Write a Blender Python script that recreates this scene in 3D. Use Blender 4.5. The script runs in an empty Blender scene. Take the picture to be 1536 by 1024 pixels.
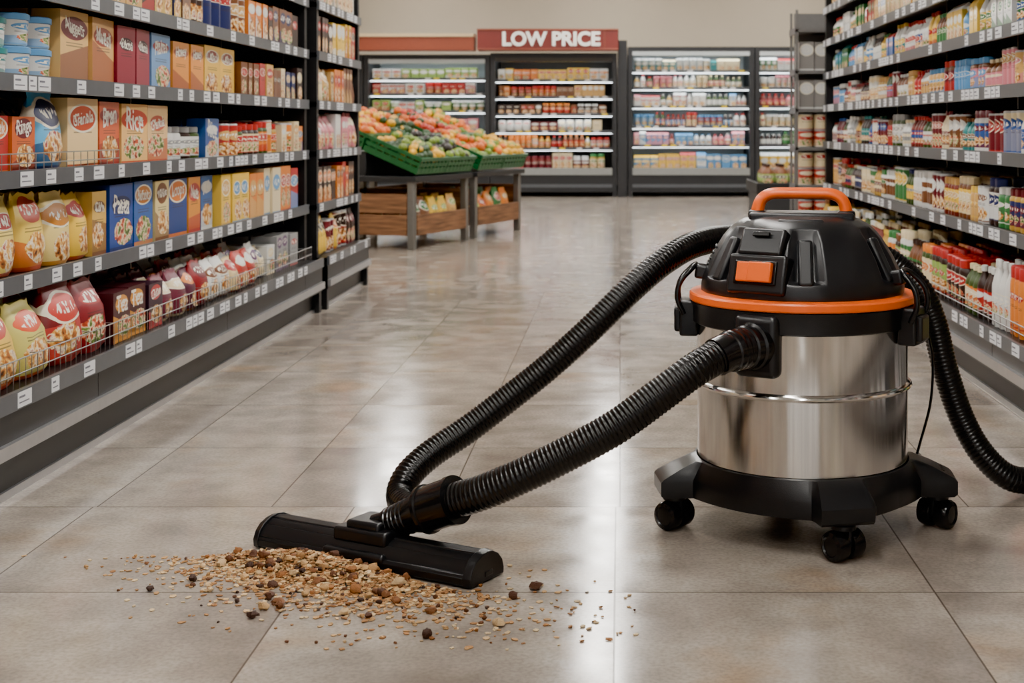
import bpy, bmesh, math, random
import numpy as np
from mathutils import Vector, Matrix, noise
random.seed(7)
R=random.Random(11)
sc=bpy.context.scene
H=0.88
def lin(c):
    c=c/255.0
    return c/12.92 if c<=0.04045 else ((c+0.055)/1.055)**2.4
def S(r,g,b): return (lin(r),lin(g),lin(b))
# ---------------------------------------------------------------- materials
def newmat(name):
    m=bpy.data.materials.new(name); m.use_nodes=True
    nt=m.node_tree
    return m,nt,nt.nodes['Principled BSDF']
def pbr(name,col,rough=0.5,metal=0.0,nscale=30,namt=0.12,bump=0.0,bscale=200,spec=0.5,emit=0,coat=0):
    m,nt,p=newmat(name)
    tc=nt.nodes.new('ShaderNodeTexCoord')
    n=nt.nodes.new('ShaderNodeTexNoise'); n.inputs['Scale'].default_value=nscale; n.inputs['Detail'].default_value=4
    nt.links.new(tc.outputs['Object'],n.inputs['Vector'])
    mx=nt.nodes.new('ShaderNodeMix'); mx.data_type='RGBA'
    mx.inputs[6].default_value=tuple(c*(1-namt) for c in col)+(1,)
    mx.inputs[7].default_value=tuple(min(1,c*(1+namt)) for c in col)+(1,)
    nt.links.new(n.outputs['Fac'],mx.inputs[0]); nt.links.new(mx.outputs[2],p.inputs['Base Color'])
    p.inputs['Roughness'].default_value=rough; p.inputs['Metallic'].default_value=metal
    p.inputs['Specular IOR Level'].default_value=spec
    p.inputs['Coat Weight'].default_value=coat
    if bump>0:
        n2=nt.nodes.new('ShaderNodeTexNoise'); n2.inputs['Scale'].default_value=bscale
        nt.links.new(tc.outputs['Object'],n2.inputs['Vector'])
        b=nt.nodes.new('ShaderNodeBump'); b.inputs['Strength'].default_value=bump; b.inputs['Distance'].default_value=0.001
        nt.links.new(n2.outputs['Fac'],b.inputs['Height']); nt.links.new(b.outputs['Normal'],p.inputs['Normal'])
    if emit>0:
        p.inputs['Emission Color'].default_value=tuple(col)+(1,); p.inputs['Emission Strength'].default_value=emit
    return m
class NB:
    def __init__(s,nt): s.nt=nt
    def m(s,op,a,b=None,c=None):
        n=s.nt.nodes.new('ShaderNodeMath'); n.operation=op
        for i,v in enumerate((a,b,c)):
            if v is None: continue
            if isinstance(v,(int,float)): n.inputs[i].default_value=v
            else: s.nt.links.new(v,n.inputs[i])
        return n.outputs[0]
    def mix(s,f,a,b):
        n=s.nt.nodes.new('ShaderNodeMix'); n.data_type='RGBA'
        for i,v in ((0,f),(6,a),(7,b)):
            if isinstance(v,(int,float)): n.inputs[i].default_value=v
            elif isinstance(v,tuple): n.inputs[i].default_value=v+(1,) if len(v)==3 else v
            else: s.nt.links.new(v,n.inputs[i])
        return n.outputs[2]
    def noise(s,vec,scale,detail=3,out='Fac'):
        n=s.nt.nodes.new('ShaderNodeTexNoise'); n.inputs['Scale'].default_value=scale; n.inputs['Detail'].default_value=detail
        s.nt.links.new(vec,n.inputs['Vector']); return n.outputs[out]
    def comb(s,x,y,z):
        n=s.nt.nodes.new('ShaderNodeCombineXYZ')
        for i,v in enumerate((x,y,z)):
            if isinstance(v,(int,float)): n.inputs[i].default_value=v
            else: s.nt.links.new(v,n.inputs[i])
        return n.outputs[0]
    def ramp(s,f,stops,mode='LINEAR'):
        n=s.nt.nodes.new('ShaderNodeValToRGB'); cr=n.color_ramp; cr.interpolation=mode
        while len(cr.elements)<len(stops): cr.elements.new(0.5)
        for e,(p,c) in zip(cr.elements,stops): e.position=p; e.color=tuple(c)+(1,)
        s.nt.links.new(f,n.inputs[0]); return n.outputs[0]

def mat_product():
    m,nt,p=newmat('printed_packaging'); B=NB(nt)
    uv=nt.nodes.new('ShaderNodeUVMap'); uv.uv_map='UVMap'
    sp=nt.nodes.new('ShaderNodeSeparateXYZ'); nt.links.new(uv.outputs[0],sp.inputs[0])
    u,v=sp.outputs[0],sp.outputs[1]
    A=nt.nodes.new('ShaderNodeAttribute'); A.attribute_name='colA'
    C=nt.nodes.new('ShaderNodeAttribute'); C.attribute_name='colB'
    sd=nt.nodes.new('ShaderNodeAttribute'); sd.attribute_name='seed'
    seed=sd.outputs['Fac']
    front=B.m('GREATER_THAN',u,0.021)
    def rnd(k): return B.m('FRACT',B.m('MULTIPLY',seed,k))
    sv=B.m('MULTIPLY',B.m('SUBTRACT',seed,0.5),0.12)
    vc=B.m('ADD',sv,0.73)
    def ell(cx,cy,rx,ry):
        a=B.m('DIVIDE',B.m('SUBTRACT',u,cx),rx); b=B.m('DIVIDE',B.m('SUBTRACT',v,cy),ry)
        return B.m('ADD',B.m('MULTIPLY',a,a),B.m('MULTIPLY',b,b))
    e1=ell(0.5,vc,B.m('MULTIPLY_ADD',rnd(17.3),.16,.32),B.m('MULTIPLY_ADD',rnd(23.9),.11,.085))
    ring=B.m('MULTIPLY',B.m('LESS_THAN',e1,1.35),B.m('GREATER_THAN',rnd(7.31),.45)); inn=B.m('LESS_THAN',e1,1.0)
    cv=B.comb(B.m('ADD',B.m('MULTIPLY',u,11),B.m('MULTIPLY',seed,57)),B.m('MULTIPLY',v,7),B.m('MULTIPLY',seed,31))
    n1=B.noise(cv,1.3,1)
    txt=B.m('MULTIPLY',B.m('GREATER_THAN',n1,0.54),B.m('LESS_THAN',ell(0.5,vc,0.34,0.075),1.0))
    e2=ell(B.m('MULTIPLY_ADD',rnd(5.7),.24,.4),B.m('MULTIPLY_ADD',rnd(9.7),.08,.24),0.37,0.20)
    pic=B.m('MULTIPLY',B.m('LESS_THAN',e2,B.m('ADD',0.7,B.m('MULTIPLY',n1,0.6))),B.m('GREATER_THAN',rnd(13.7),.25))
    cv2=B.comb(B.m('ADD',B.m('MULTIPLY',u,5),B.m('MULTIPLY',seed,91)),B.m('MULTIPLY',v,6),seed)
    n2=B.noise(cv2,1.6,3)
    pc=B.ramp(n2,[(0.3,S(70,35,20)),(0.42,S(190,110,45)),(0.5,S(235,185,95)),(0.58,S(245,235,210)),(0.68,S(170,40,30))])
    pc2=B.ramp(n2,[(0.3,S(40,60,25)),(0.42,S(110,140,45)),(0.5,S(240,225,190)),(0.58,S(220,90,40)),(0.68,S(90,30,40))])
    pc=B.mix(B.m('GREATER_THAN',rnd(41.3),.6),pc,pc2)
    lines=B.m('MULTIPLY',B.m('GREATER_THAN',B.m('SINE',B.m('MULTIPLY',v,150)),0.3),
        B.m('MULTIPLY',B.m('LESS_THAN',B.m('ABSOLUTE',B.m('SUBTRACT',v,0.53)),0.03),B.m('LESS_THAN',B.m('ABSOLUTE',B.m('SUBTRACT',u,0.5)),0.28)))
    diag=B.m('MULTIPLY',B.m('LESS_THAN',B.m('ADD',v,B.m('MULTIPLY',B.m('SUBTRACT',u,.5),B.m('MULTIPLY_ADD',rnd(61.1),.8,-.4))),B.m('MULTIPLY_ADD',rnd(29.3),.3,.25)),B.m('GREATER_THAN',rnd(3.77),.6))
    band=B.m('MULTIPLY',B.m('LESS_THAN',v,0.06),front)
    col=A.outputs['Color']
    col=B.mix(B.m('MULTIPLY',B.m('MULTIPLY',diag,front),0.75),col,C.outputs['Color'])
    col=B.mix(B.m('MULTIPLY',band,0.9),col,C.outputs['Color'])
    col=B.mix(B.m('MULTIPLY',pic,front),col,pc)
    col=B.mix(B.m('MULTIPLY',lines,B.m('MULTIPLY',front,0.7)),col,S(60,45,40))
    col=B.mix(B.m('MULTIPLY',ring,front),col,S(240,232,210))
    col=B.mix(B.m('MULTIPLY',inn,front),col,C.outputs['Color'])
    col=B.mix(B.m('MULTIPLY',txt,front),col,S(245,240,225))
    nt.links.new(col,p.inputs['Base Color'])
    p.inputs['Roughness'].default_value=0.36
    return m
M_prod=mat_product()
M_shelf=pbr('shelf_dark_steel',S(31,31,33),0.42,0.3)
M_shelfback=pbr('shelf_back_panel',S(18,17,18),0.6)
M_strip=pbr('ticket_strip',S(88,91,96),0.35,0.2)
M_tag=pbr('price_ticket_paper',S(222,223,226),0.5,namt=0.03)
M_tagk=pbr('price_ticket_ink',S(110,112,122),0.6)
M_chrome=pbr('bumper_aluminium',S(180,180,182),0.28,0.8)
M_wire=pbr('wire_chrome',S(170,170,170),0.3,0.9)
M_black=pbr('black_plastic',S(26,27,30),0.3,0,60,0.15,0.2,500)
M_black2=pbr('black_plastic_gloss',S(18,18,20),0.2,0,60,0.15)
M_hose=pbr('hose_rubber',S(14,14,15),0.24,0,60,0.15)
M_orange=pbr('orange_plastic',S(252,104,8),0.33,0,60,0.04)
def mat_attr(name,rough,bump=0.0):
    m,nt,p=newmat(name); A=nt.nodes.new('ShaderNodeAttribute'); A.attribute_name='colA'
    B=NB(nt); tc=nt.nodes.new('ShaderNodeTexCoord')
    n=B.noise(tc.outputs['Object'],150,3)
    c=B.mix(B.m('MULTIPLY',n,0.3),A.outputs['Color'],S(60,35,20))
    nt.links.new(c,p.inputs['Base Color']); p.inputs['Roughness'].default_value=rough
    if bump:
        b=nt.nodes.new('ShaderNodeBump'); b.inputs['Strength'].default_value=bump; b.inputs['Distance'].default_value=0.002
        nt.links.new(B.noise(tc.outputs['Object'],400,3),b.inputs['Height']); nt.links.new(b.outputs[0],p.inputs['Normal'])
    return m
M_fruit=mat_attr('fruit_skin',0.4)
M_crumb=mat_attr('spilled_cereal',0.75,0.6)
def mat_steel():
    m,nt,p=newmat('brushed_stainless'); B=NB(nt)
    tc=nt.nodes.new('ShaderNodeTexCoord')
    mp=nt.nodes.new('ShaderNodeMapping'); mp.inputs['Scale'].default_value=(160,160,1.2)
    nt.links.new(tc.outputs['Object'],mp.inputs[0])
    n=B.noise(mp.outputs[0],1,3)
    p.inputs['Metallic'].default_value=1
    nt.links.new(B.mix(n,S(206,204,201),S(240,237,232)),p.inputs['Base Color'])
    nt.links.new(B.m('MULTIPLY_ADD',n,0.08,0.12),p.inputs['Roughness'])
    p.inputs['Anisotropic'].default_value=0.85; p.inputs['Anisotropic Rotation'].default_value=0.25
    t=nt.nodes.new('ShaderNodeTangent'); t.direction_type='RADIAL'; t.axis='Z'
    nt.links.new(t.outputs[0],p.inputs['Tangent'])
    return m
M_steel=mat_steel()
M_steelp=pbr('polished_steel',S(225,223,220),0.12,1.0,namt=0.02)
def mat_floor():
    m,nt,p=newmat('stone_tile_floor'); B=NB(nt)
    g=nt.nodes.new('ShaderNodeNewGeometry'); sp=nt.nodes.new('ShaderNodeSeparateXYZ'); nt.links.new(g.outputs['Position'],sp.inputs[0])
    X,Y=sp.outputs[0],sp.outputs[1]; T=0.595
    ty=B.m('DIVIDE',B.m('SUBTRACT',Y,2.637-T*10),T)
    far=B.m('GREATER_THAN',Y,3.232)
    w=B.m('MULTIPLY_ADD',far,0.405-0.607,0.607)
    tx=B.m('DIVIDE',B.m('ADD',X,1.215*10),w)
    def dist(t,s):
        f=B.m('FRACT',B.m('ADD',t,0.5)); return B.m('MULTIPLY',B.m('ABSOLUTE',B.m('SUBTRACT',f,0.5)),s)
    d=B.m('MINIMUM',dist(ty,T),dist(tx,w))
    gr=nt.nodes.new('ShaderNodeMapRange'); gr.inputs[1].default_value=0.0010; gr.inputs[2].default_value=0.0026
    gr.inputs[3].default_value=1; gr.inputs[4].default_value=0; nt.links.new(d,gr.inputs[0]); gr=gr.outputs[0]
    wn=nt.nodes.new('ShaderNodeTexWhiteNoise'); nt.links.new(B.comb(B.m('FLOOR',tx),B.m('FLOOR',ty),far),wn.inputs['Vector'])
    pos=g.outputs['Position']
    off=nt.nodes.new('ShaderNodeVectorMath'); off.operation='MULTIPLY_ADD'
    nt.links.new(wn.outputs['Color'],off.inputs[0]); off.inputs[1].default_value=(9,9,9); nt.links.new(pos,off.inputs[2])
    n1=B.noise(off.outputs[0],2.6,9); n2=B.noise(off.outputs[0],8,10); n3=B.noise(pos,120,5)
    c=B.ramp(n1,[(0.3,S(138,126,115)),(0.45,S(170,158,146)),(0.58,S(192,181,168)),(0.72,S(180,154,126))])
    k=B.ramp(n2,[(.36,(1,1,1)),(.6,(0,0,0))])
    c=B.mix(B.m('MULTIPLY',k,0.42),c,S(120,109,101))
    k3=B.ramp(n3,[(.35,(1,1,1)),(.6,(0,0,0))])
    c=B.mix(B.m('MULTIPLY',k3,0.32),c,S(98,89,82))
    c=B.mix(B.m('MULTIPLY',wn.outputs['Value'],0.18),c,S(118,109,102))
    c=B.mix(B.m('MULTIPLY',gr,0.9),c,S(74,64,54))
    nt.links.new(c,p.inputs['Base Color'])
    nt.links.new(B.m('MULTIPLY_ADD',n2,0.24,0.03),p.inputs['Roughness'])
    nt.links.new(B.m('MULTIPLY_ADD',gr,-0.5,0.6),p.inputs['Specular IOR Level'])
    b=nt.nodes.new('ShaderNodeBump'); b.inputs['Strength'].default_value=0.08; b.inputs['Distance'].default_value=0.001
    nt.links.new(n2,b.inputs['Height']); nt.links.new(b.outputs[0],p.inputs['Normal'])
    return m
# ---------------------------------------------------------------- object helpers
def link(o,parent=None):
    sc.collection.objects.link(o)
    if parent is not None: o.parent=parent
    return o
def empty(name,loc=(0,0,0),rz=0):
    e=bpy.data.objects.new(name,None); e.empty_display_size=0.1; e.location=loc; e.rotation_euler=(0,0,rz); sc.collection.objects.link(e); return e
def finish(name,bm,mats,parent=None,bevel=0,seg=2,angle=35,smooth=True,bang=30):
    bmesh.ops.recalc_face_normals(bm,faces=bm.faces)
    me=bpy.data.meshes.new(name); bm.to_mesh(me); bm.free()
    if not isinstance(mats,(list,tuple)): mats=[mats]
    for m in mats: me.materials.append(m)
    if smooth:
        me.polygons.foreach_set('use_smooth',[True]*len(me.polygons))
        me.set_sharp_from_angle(angle=math.radians(angle))
    o=bpy.data.objects.new(name,me); link(o,parent)
    if bevel>0:
        b=o.modifiers.new('bevel','BEVEL'); b.width=bevel; b.segments=seg; b.limit_method='ANGLE'; b.angle_limit=math.radians(bang); b.harden_normals=False
    return o
def bbox(bm,x0,x1,y0,y1,z0,z1,mi=0,mat=None):
    vs=[]
    for x,y,z in ((x0,y0,z0),(x1,y0,z0),(x1,y1,z0),(x0,y1,z0),(x0,y0,z1),(x1,y0,z1),(x1,y1,z1),(x0,y1,z1)):
        p=Vector((x,y,z))
        if mat is not None: p=mat@p
        vs.append(bm.verts.new(p))
    for f in ((0,3,2,1),(4,5,6,7),(0,1,5,4),(1,2,6,5),(2,3,7,6),(3,0,4,7)):
        fc=bm.faces.new([vs[i] for i in f]); fc.material_index=mi
    return vs
def lathe(bm,prof,n=48,mat=None,mi=0,cap=True,rf=None):
    rings=[]
    for r,z in prof:
        ring=[]
        for i in range(n):
            a=2*math.pi*i/n; p=Vector((r*math.cos(a),r*math.sin(a),z))
            if mat is not None: p=mat@p
            ring.append(bm.verts.new(p))
        rings.append(ring)
    for a,b in zip(rings,rings[1:]):
        for i in range(n):
            f=bm.faces.new((a[i],a[(i+1)%n],b[(i+1)%n],b[i])); f.material_index=mi
    if cap:
        f=bm.faces.new(rings[0][::-1]); f.material_index=mi
        f=bm.faces.new(rings[-1]); f.material_index=mi
def catmull(pts,sub=24):
    P=[Vector(p) for p in pts]; P=[P[0]*2-P[1]]+P+[P[-1]*2-P[-2]]
    out=[]
    for i in range(1,len(P)-2):
        a,b,c,d=P[i-1:i+3]
        for k in range(sub):
            t=k/sub
            out.append(0.5*((2*b)+(c-a)*t+(2*a-5*b+4*c-d)*t*t+(3*b-a-3*c+d)*t**3))
    out.append(P[-2]); return out
def resample(pts,step):
    L=[0]
    for a,b in zip(pts,pts[1:]): L.append(L[-1]+(b-a).length)
    n=max(2,int(L[-1]/step)); out=[]; j=0
    for i in range(n+1):
        s=L[-1]*i/n
        while j<len(L)-2 and L[j+1]<s: j+=1
        t=(s-L[j])/max(1e-9,L[j+1]-L[j]); out.append(pts[j].lerp(pts[j+1],min(1,max(0,t))))
    return out,L[-1]
def sweep(bm,pts,radf,n=20,mi=0,up=None,ex=None):
    prevn=None; rings=[]; N=len(pts); s=0
    for i,p in enumerate(pts):
        t=(pts[min(i+1,N-1)]-pts[max(i-1,0)]).normalized()
        if prevn is None:
            a=Vector((0,0,1)) if abs(t.z)<0.9 else Vector((0,1,0))
            if up is not None: a=Vector(up)
            nn=(a-t*a.dot(t)).normalized()
        else: nn=(prevn-t*prevn.dot(t)).normalized()
        prevn=nn; bb=t.cross(nn)
        if i: s+=(p-pts[i-1]).length
        r=radf(i,s); e=ex or (1,1)
        ring=[bm.verts.new(p+nn*(r*e[0]*math.cos(2*math.pi*k/n))+bb*(r*e[1]*math.sin(2*math.pi*k/n))) for k in range(n)]
        rings.append(ring)
    for a,b in zip(rings,rings[1:]):
        for k in range(n):
            f=bm.faces.new((a[k],a[(k+1)%n],b[(k+1)%n],b[k])); f.material_index=mi
    bm.faces.new(rings[0][::-1]).material_index=mi; bm.faces.new(rings[-1]).material_index=mi
# ---------------------------------------------------------------- accumulators for packed goods
class Acc:
    def __init__(s): s.v=[];s.f=[];s.uv=[];s.a=[];s.b=[];s.sd=[]
    def face(s,idx,uvs,ca,cb,sd):
        s.f.append(idx)
        for k in range(len(idx)):
            s.uv.append(uvs[k] if uvs else (0.02,0.5))
            s.a.append((*ca,1)); s.b.append((*cb,1)); s.sd.append(sd)
    def build(s,name,mat,parent=None,smooth=True,angle=40):
        me=bpy.data.meshes.new(name); me.from_pydata(s.v,[],s.f)
        u=me.uv_layers.new(name='UVMap'); u.data.foreach_set('uv',np.array(s.uv,dtype=np.float32).ravel())
        for nm,d in (('colA',s.a),('colB',s.b)):
            at=me.color_attributes.new(name=nm,type='FLOAT_COLOR',domain='CORNER'); at.data.foreach_set('color',np.array(d,dtype=np.float32).ravel())
        at=me.attributes.new('seed','FLOAT','CORNER'); at.data.foreach_set('value',np.array(s.sd,dtype=np.float32))
        me.materials.append(mat)
        if smooth:
            me.polygons.foreach_set('use_smooth',[True]*len(me.polygons)); me.set_sharp_from_angle(angle=math.radians(angle))
        o=bpy.data.objects.new(name,me); return link(o,parent)
class Frame:
    def __init__(s,o,r,f): s.o=Vector(o); s.r=Vector(r); s.f=Vector(f)
    def p(s,a,b,z): q=s.o+s.r*a+s.f*b; return (q.x,q.y,q.z+z)
_tc={}
def textmesh(word):
    if word in _tc: return _tc[word]
    cu=bpy.data.curves.new('t','FONT'); cu.body=word; cu.resolution_u=2; cu.offset=.012
    ob=bpy.data.objects.new('t',cu); sc.collection.objects.link(ob); bpy.context.view_layer.update()
    me=bpy.data.meshes.new_from_object(ob.evaluated_get(bpy.context.evaluated_depsgraph_get()))
    vs=[(v.co.x,v.co.y) for v in me.vertices]; fs=[tuple(p.vertices) for p in me.polygons]
    bpy.data.objects.remove(ob)
    x0=min(v[0] for v in vs);x1=max(v[0] for v in vs);y0=min(v[1] for v in vs);y1=max(v[1] for v in vs)
    w=x1-x0; vs=[((x-(x0+x1)/2)/w,(y-(y0+y1)/2)/w) for x,y in vs]
    _tc[word]=(vs,fs); return _tc[word]
def vary(c,k=0.12):
    m=1+R.uniform(-k,k); return tuple(min(1,x*m) for x in c)
def item(acc,F,kind,a,b,z,w,d,h,ca,cb,word=None,seg=10,sd=None):
    sd=R.random() if sd is None else sd
    yaw=R.uniform(-0.06,0.06)
    cy,sy=math.cos(yaw),math.sin(yaw)
    def P(x,y,zz):
        return F.p(a+x*cy-y*sy,b+d/2+x*sy+y*cy,z+zz)
    base=len(acc.v)
    if kind in('box','carton'):
        hh=h if kind=='box' else h*0.82
        for x,y,zz in ((-1,-1,0),(1,-1,0),(1,1,0),(-1,1,0),(-1,-1,1),(1,-1,1),(1,1,1),(-1,1,1)):
            acc.v.append(P(x*w/2,y*d/2,zz*hh))
        B=base
        acc.face((B,B+1,B+5,B+4),((0.03,0.0),(0.97,0.0),(0.97,1),(0.03,1)),ca,cb,sd)
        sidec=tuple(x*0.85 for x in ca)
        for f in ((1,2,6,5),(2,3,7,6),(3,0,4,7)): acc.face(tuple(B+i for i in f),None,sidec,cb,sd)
        if kind=='box': acc.face((B+4,B+5,B+6,B+7),None,ca,cb,sd)
        else:
            acc.v.append(P(-w/2,0,h)); acc.v.append(P(w/2,0,h))
            acc.face((B+4,B+5,B+9,B+8),None,cb,cb,sd); acc.face((B+6,B+7,B+8,B+9),None,cb,cb,sd)
            acc.face((B+5,B+6,B+9),None,cb,cb,sd); acc.face((B+7,B+4,B+8),None,cb,cb,sd)
        if word:
            vs,fs=textmesh(word); q=len(acc.v); zc=(0.73+(sd-0.5)*0.12)*h
            tw=w*0.66; tr=math.sin(sd*40)*.14
            for x,y in vs: acc.v.append(P(x*tw,-d/2-0.0012,zc+(y*1.2+x*tr)*tw))
            for f in fs: acc.face(tuple(q+i for i in f),None,(0.9,0.86,0.76),cb,sd)
    elif kind=='bag':
        rr=[(0,.82,.8),(.08,.97,1),(.3,1,1.05),(.6,.97,.9),(.8,.9,.55),(.91,.84,.14),(1,.9,.05)]
        n=14; ln=R.uniform(-.06,.06)*w
        for hz,fw,fd in rr:
            jw=R.uniform(-.05,.05)
            for i in range(n):
                t=2*math.pi*i/n; c,s_=math.cos(t),math.sin(t)
                x=math.copysign(abs(c)**0.6,c)*w/2*(fw+jw)+ln*hz*hz*2; y=math.copysign(abs(s_)**0.8,s_)*d/2*fd*R.uniform(.86,1.1)
                acc.v.append(P(x,y,h*hz+ (0.005*math.sin(i*3+sd*9) if hz>.9 else 0)))
        for j in range(len(rr)-1):
            for i in range(n):
                k=(i+1)%n; ids=(base+j*n+i,base+j*n+k,base+(j+1)*n+k,base+(j+1)*n+i)
                uu=lambda i:0.04+0.92*(0.5+0.5*math.copysign(abs(math.cos(2*math.pi*i/n))**0.6,math.cos(2*math.pi*i/n)))
                acc.face(ids,((uu(i),rr[j][0]),(uu(k),rr[j][0]),(uu(k),rr[j+1][0]),(uu(i),rr[j+1][0])),ca,cb,sd)
        acc.face(tuple(base+(len(rr)-1)*n+i for i in range(n)),None,ca,cb,sd)
    else:
        if kind=='bottle': prof=[(.92,0,0),(1,.03,0),(1,.14,0),(1,.56,1),(.97,.62,0),(.7,.74,0),(.36,.84,0),(.36,.88,0),(.44,.885,2),(.44,.99,2),(.3,1,2)]
        elif kind=='jar': prof=[(.92,0,0),(1,.04,0),(1,.12,0),(1,.7,1),(.96,.78,0),(.82,.82,0),(.9,.825,2),(.9,.98,2),(.8,1,2)]
        elif kind=='tub': prof=[(.85,0,0),(.93,.05,0),(.97,.78,1),(1.03,.8,2),(1.03,.97,2),(.95,1,2)]
        else: prof=[(.96,0,3),(1,.02,3),(1,.05,3),(1,.95,1),(1,.98,3),(.94,1,3)]
        n=seg; r=w/2
        for fr,fz,_ in prof:
            for i in range(n):
                t=2*math.pi*i/n+0.3; acc.v.append(P(math.cos(t)*r*fr,math.sin(t)*r*fr,h*fz))
        half=n//2
        bods=[DKB,BRN,S(60,80,30),S(190,150,60),S(120,40,25),WHT,ca,ca]
        body=bods[int(sd*7919)%8] if kind in('bottle','jar') else ca
        for j in range(len(prof)-1):
            zn=prof[j+1][2]
            for i in range(n):
                k=(i+1)%n; ids=(base+j*n+i,base+j*n+k,base+(j+1)*n+k,base+(j+1)*n+i)
                if zn==1:
                    u0=(i%half)/half*.94+.03; u1=u0+.94/half
                    acc.face(ids,((u0,.02),(u1,.02),(u1,1),(u0,1)),ca,cb,sd)
                elif zn==2: acc.face(ids,None,cb,cb,sd)
                elif zn==3: acc.face(ids,None,(.5,.5,.5),cb,sd)
                else: acc.face(ids,None,body,cb,sd)
        acc.face(tuple(base+(len(prof)-1)*n+i for i in range(n)),None,cb if prof[-1][2]==2 else (.5,.5,.5),cb,sd)
# palette
CREAM=S(232,214,172);TAN=S(214,168,98);YEL=S(238,196,72);ORG=S(226,130,48);RED=S(182,36,34);MAR=S(110,24,38);BLU=S(36,82,150);LBL=S(90,150,200)
NAVY=S(28,40,92);WHT=S(222,222,218);GRN=S(54,120,62);DKB=S(52,32,26);PUR=S(88,40,96);GRY=S(150,150,150);TEAL=S(40,130,130);LGR=S(150,180,90);PINK=S(214,130,140);BRN=S(120,72,40)
MIX=[CREAM,TAN,YEL,ORG,RED,MAR,BLU,LBL,NAVY,WHT,WHT,GRN,DKB,GRY,TEAL,LGR,BRN]
def fillrow(acc,F,z,specs,rows=2,b0=0.0,end=None,a0=0.0):
    a=a0
    for (kind,w,d,h,ca,cb,cnt,word) in specs:
        for i in range(cnt):
            if end is not None and a+w>end: return a
            sd=R.random()*0.001+hash_((kind,w,ca[0],cb[0]))
            A=vary(ca,.06)
            for r in range(rows):
                item(acc,F,kind,a+w/2,b0+r*(d+0.012)+R.uniform(0,.008),z,w*0.93,d,h*R.uniform(.985,1.0),A,cb,word if r==0 else None,sd=sd)
                if kind in('can','tub') and h<.1: item(acc,F,kind,a+w/2,b0+r*(d+0.012)+.004,z+h+.001,w*0.93,d,h,A,cb,None,sd=sd)
            a+=w
    return a
def hash_(t):
    x=0
    for q in t:
        x=x*31.7+ (sum(map(ord,q)) if isinstance(q,str) else q*917.3)
    return abs(math.sin(x))
def randrow(acc,F,z,a0,a1,kinds,pal,hmax,wr=(.05,.08),rows=2,group=(2,5),seg=9,hr=(.75,1)):
    a=a0
    while a<a1:
        k=R.choice(kinds); w=R.uniform(*wr); h=hmax*R.uniform(*hr); d=w if k in('bottle','jar','can','tub') else w*R.uniform(.6,1)
        ca,cb=R.choice(pal),R.choice(pal+[RED,WHT]); sd=R.random()
        if k=='bottle': w*=.9;d=w
        for i in range(R.randint(*group)):
            if a+w>a1: return
            b=0
            for r in range(rows):
                item(acc,F,k,a+w/2,b+R.uniform(0,.01),z,w*.94,d,h,ca,cb,None,seg=seg,sd=sd); b+=d+.012
            a+=w
        a+=.004
# ---------------------------------------------------------------- room
def slab(name,x0,x1,y0,y1,z0,z1,mat):
    bm=bmesh.new(); bbox(bm,x0,x1,y0,y1,z0,z1); return finish(name,bm,mat,smooth=False)
slab('floor',-5,5,-4,18.9,-0.1,0,mat_floor())
M_wall=pbr('painted_wall',S(192,180,160),0.8,nscale=3,namt=0.05)
M_ceil=pbr('ceiling_tiles',S(190,188,182),0.9,nscale=2,namt=0.05)
slab('wall_back',-5,5,18.9,19.0,0,3.3,M_wall)
slab('wall_left',-5.1,-5,-4,19,0,3.3,M_wall)
slab('wall_right',5,5.1,-4,19,0,3.3,M_wall)
slab('ceiling',-5.1,5.1,-4,19,3.3,3.4,M_ceil)
slab('baseboard_back',-5,5,18.86,18.9,0,.1,M_shelf)
M_lamp=pbr('lamp_diffuser',(1,.965,.91),0.5,namt=0,emit=61)
M_lampb=pbr('lamp_housing',S(230,230,230),0.5)
for X in (-2.7,-0.15,2.3):
    for Y in (-1.5,1.6,4.7,7.8,10.9,14.0,17.0):
        bm=bmesh.new(); bbox(bm,X-.16,X+.16,Y-1.0,Y+1.0,3.22,3.30,0); bbox(bm,X-.13,X+.13,Y-.97,Y+.97,3.205,3.22,1)
        finish('ceiling_light',bm,[M_lampb,M_lamp],smooth=False)
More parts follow.
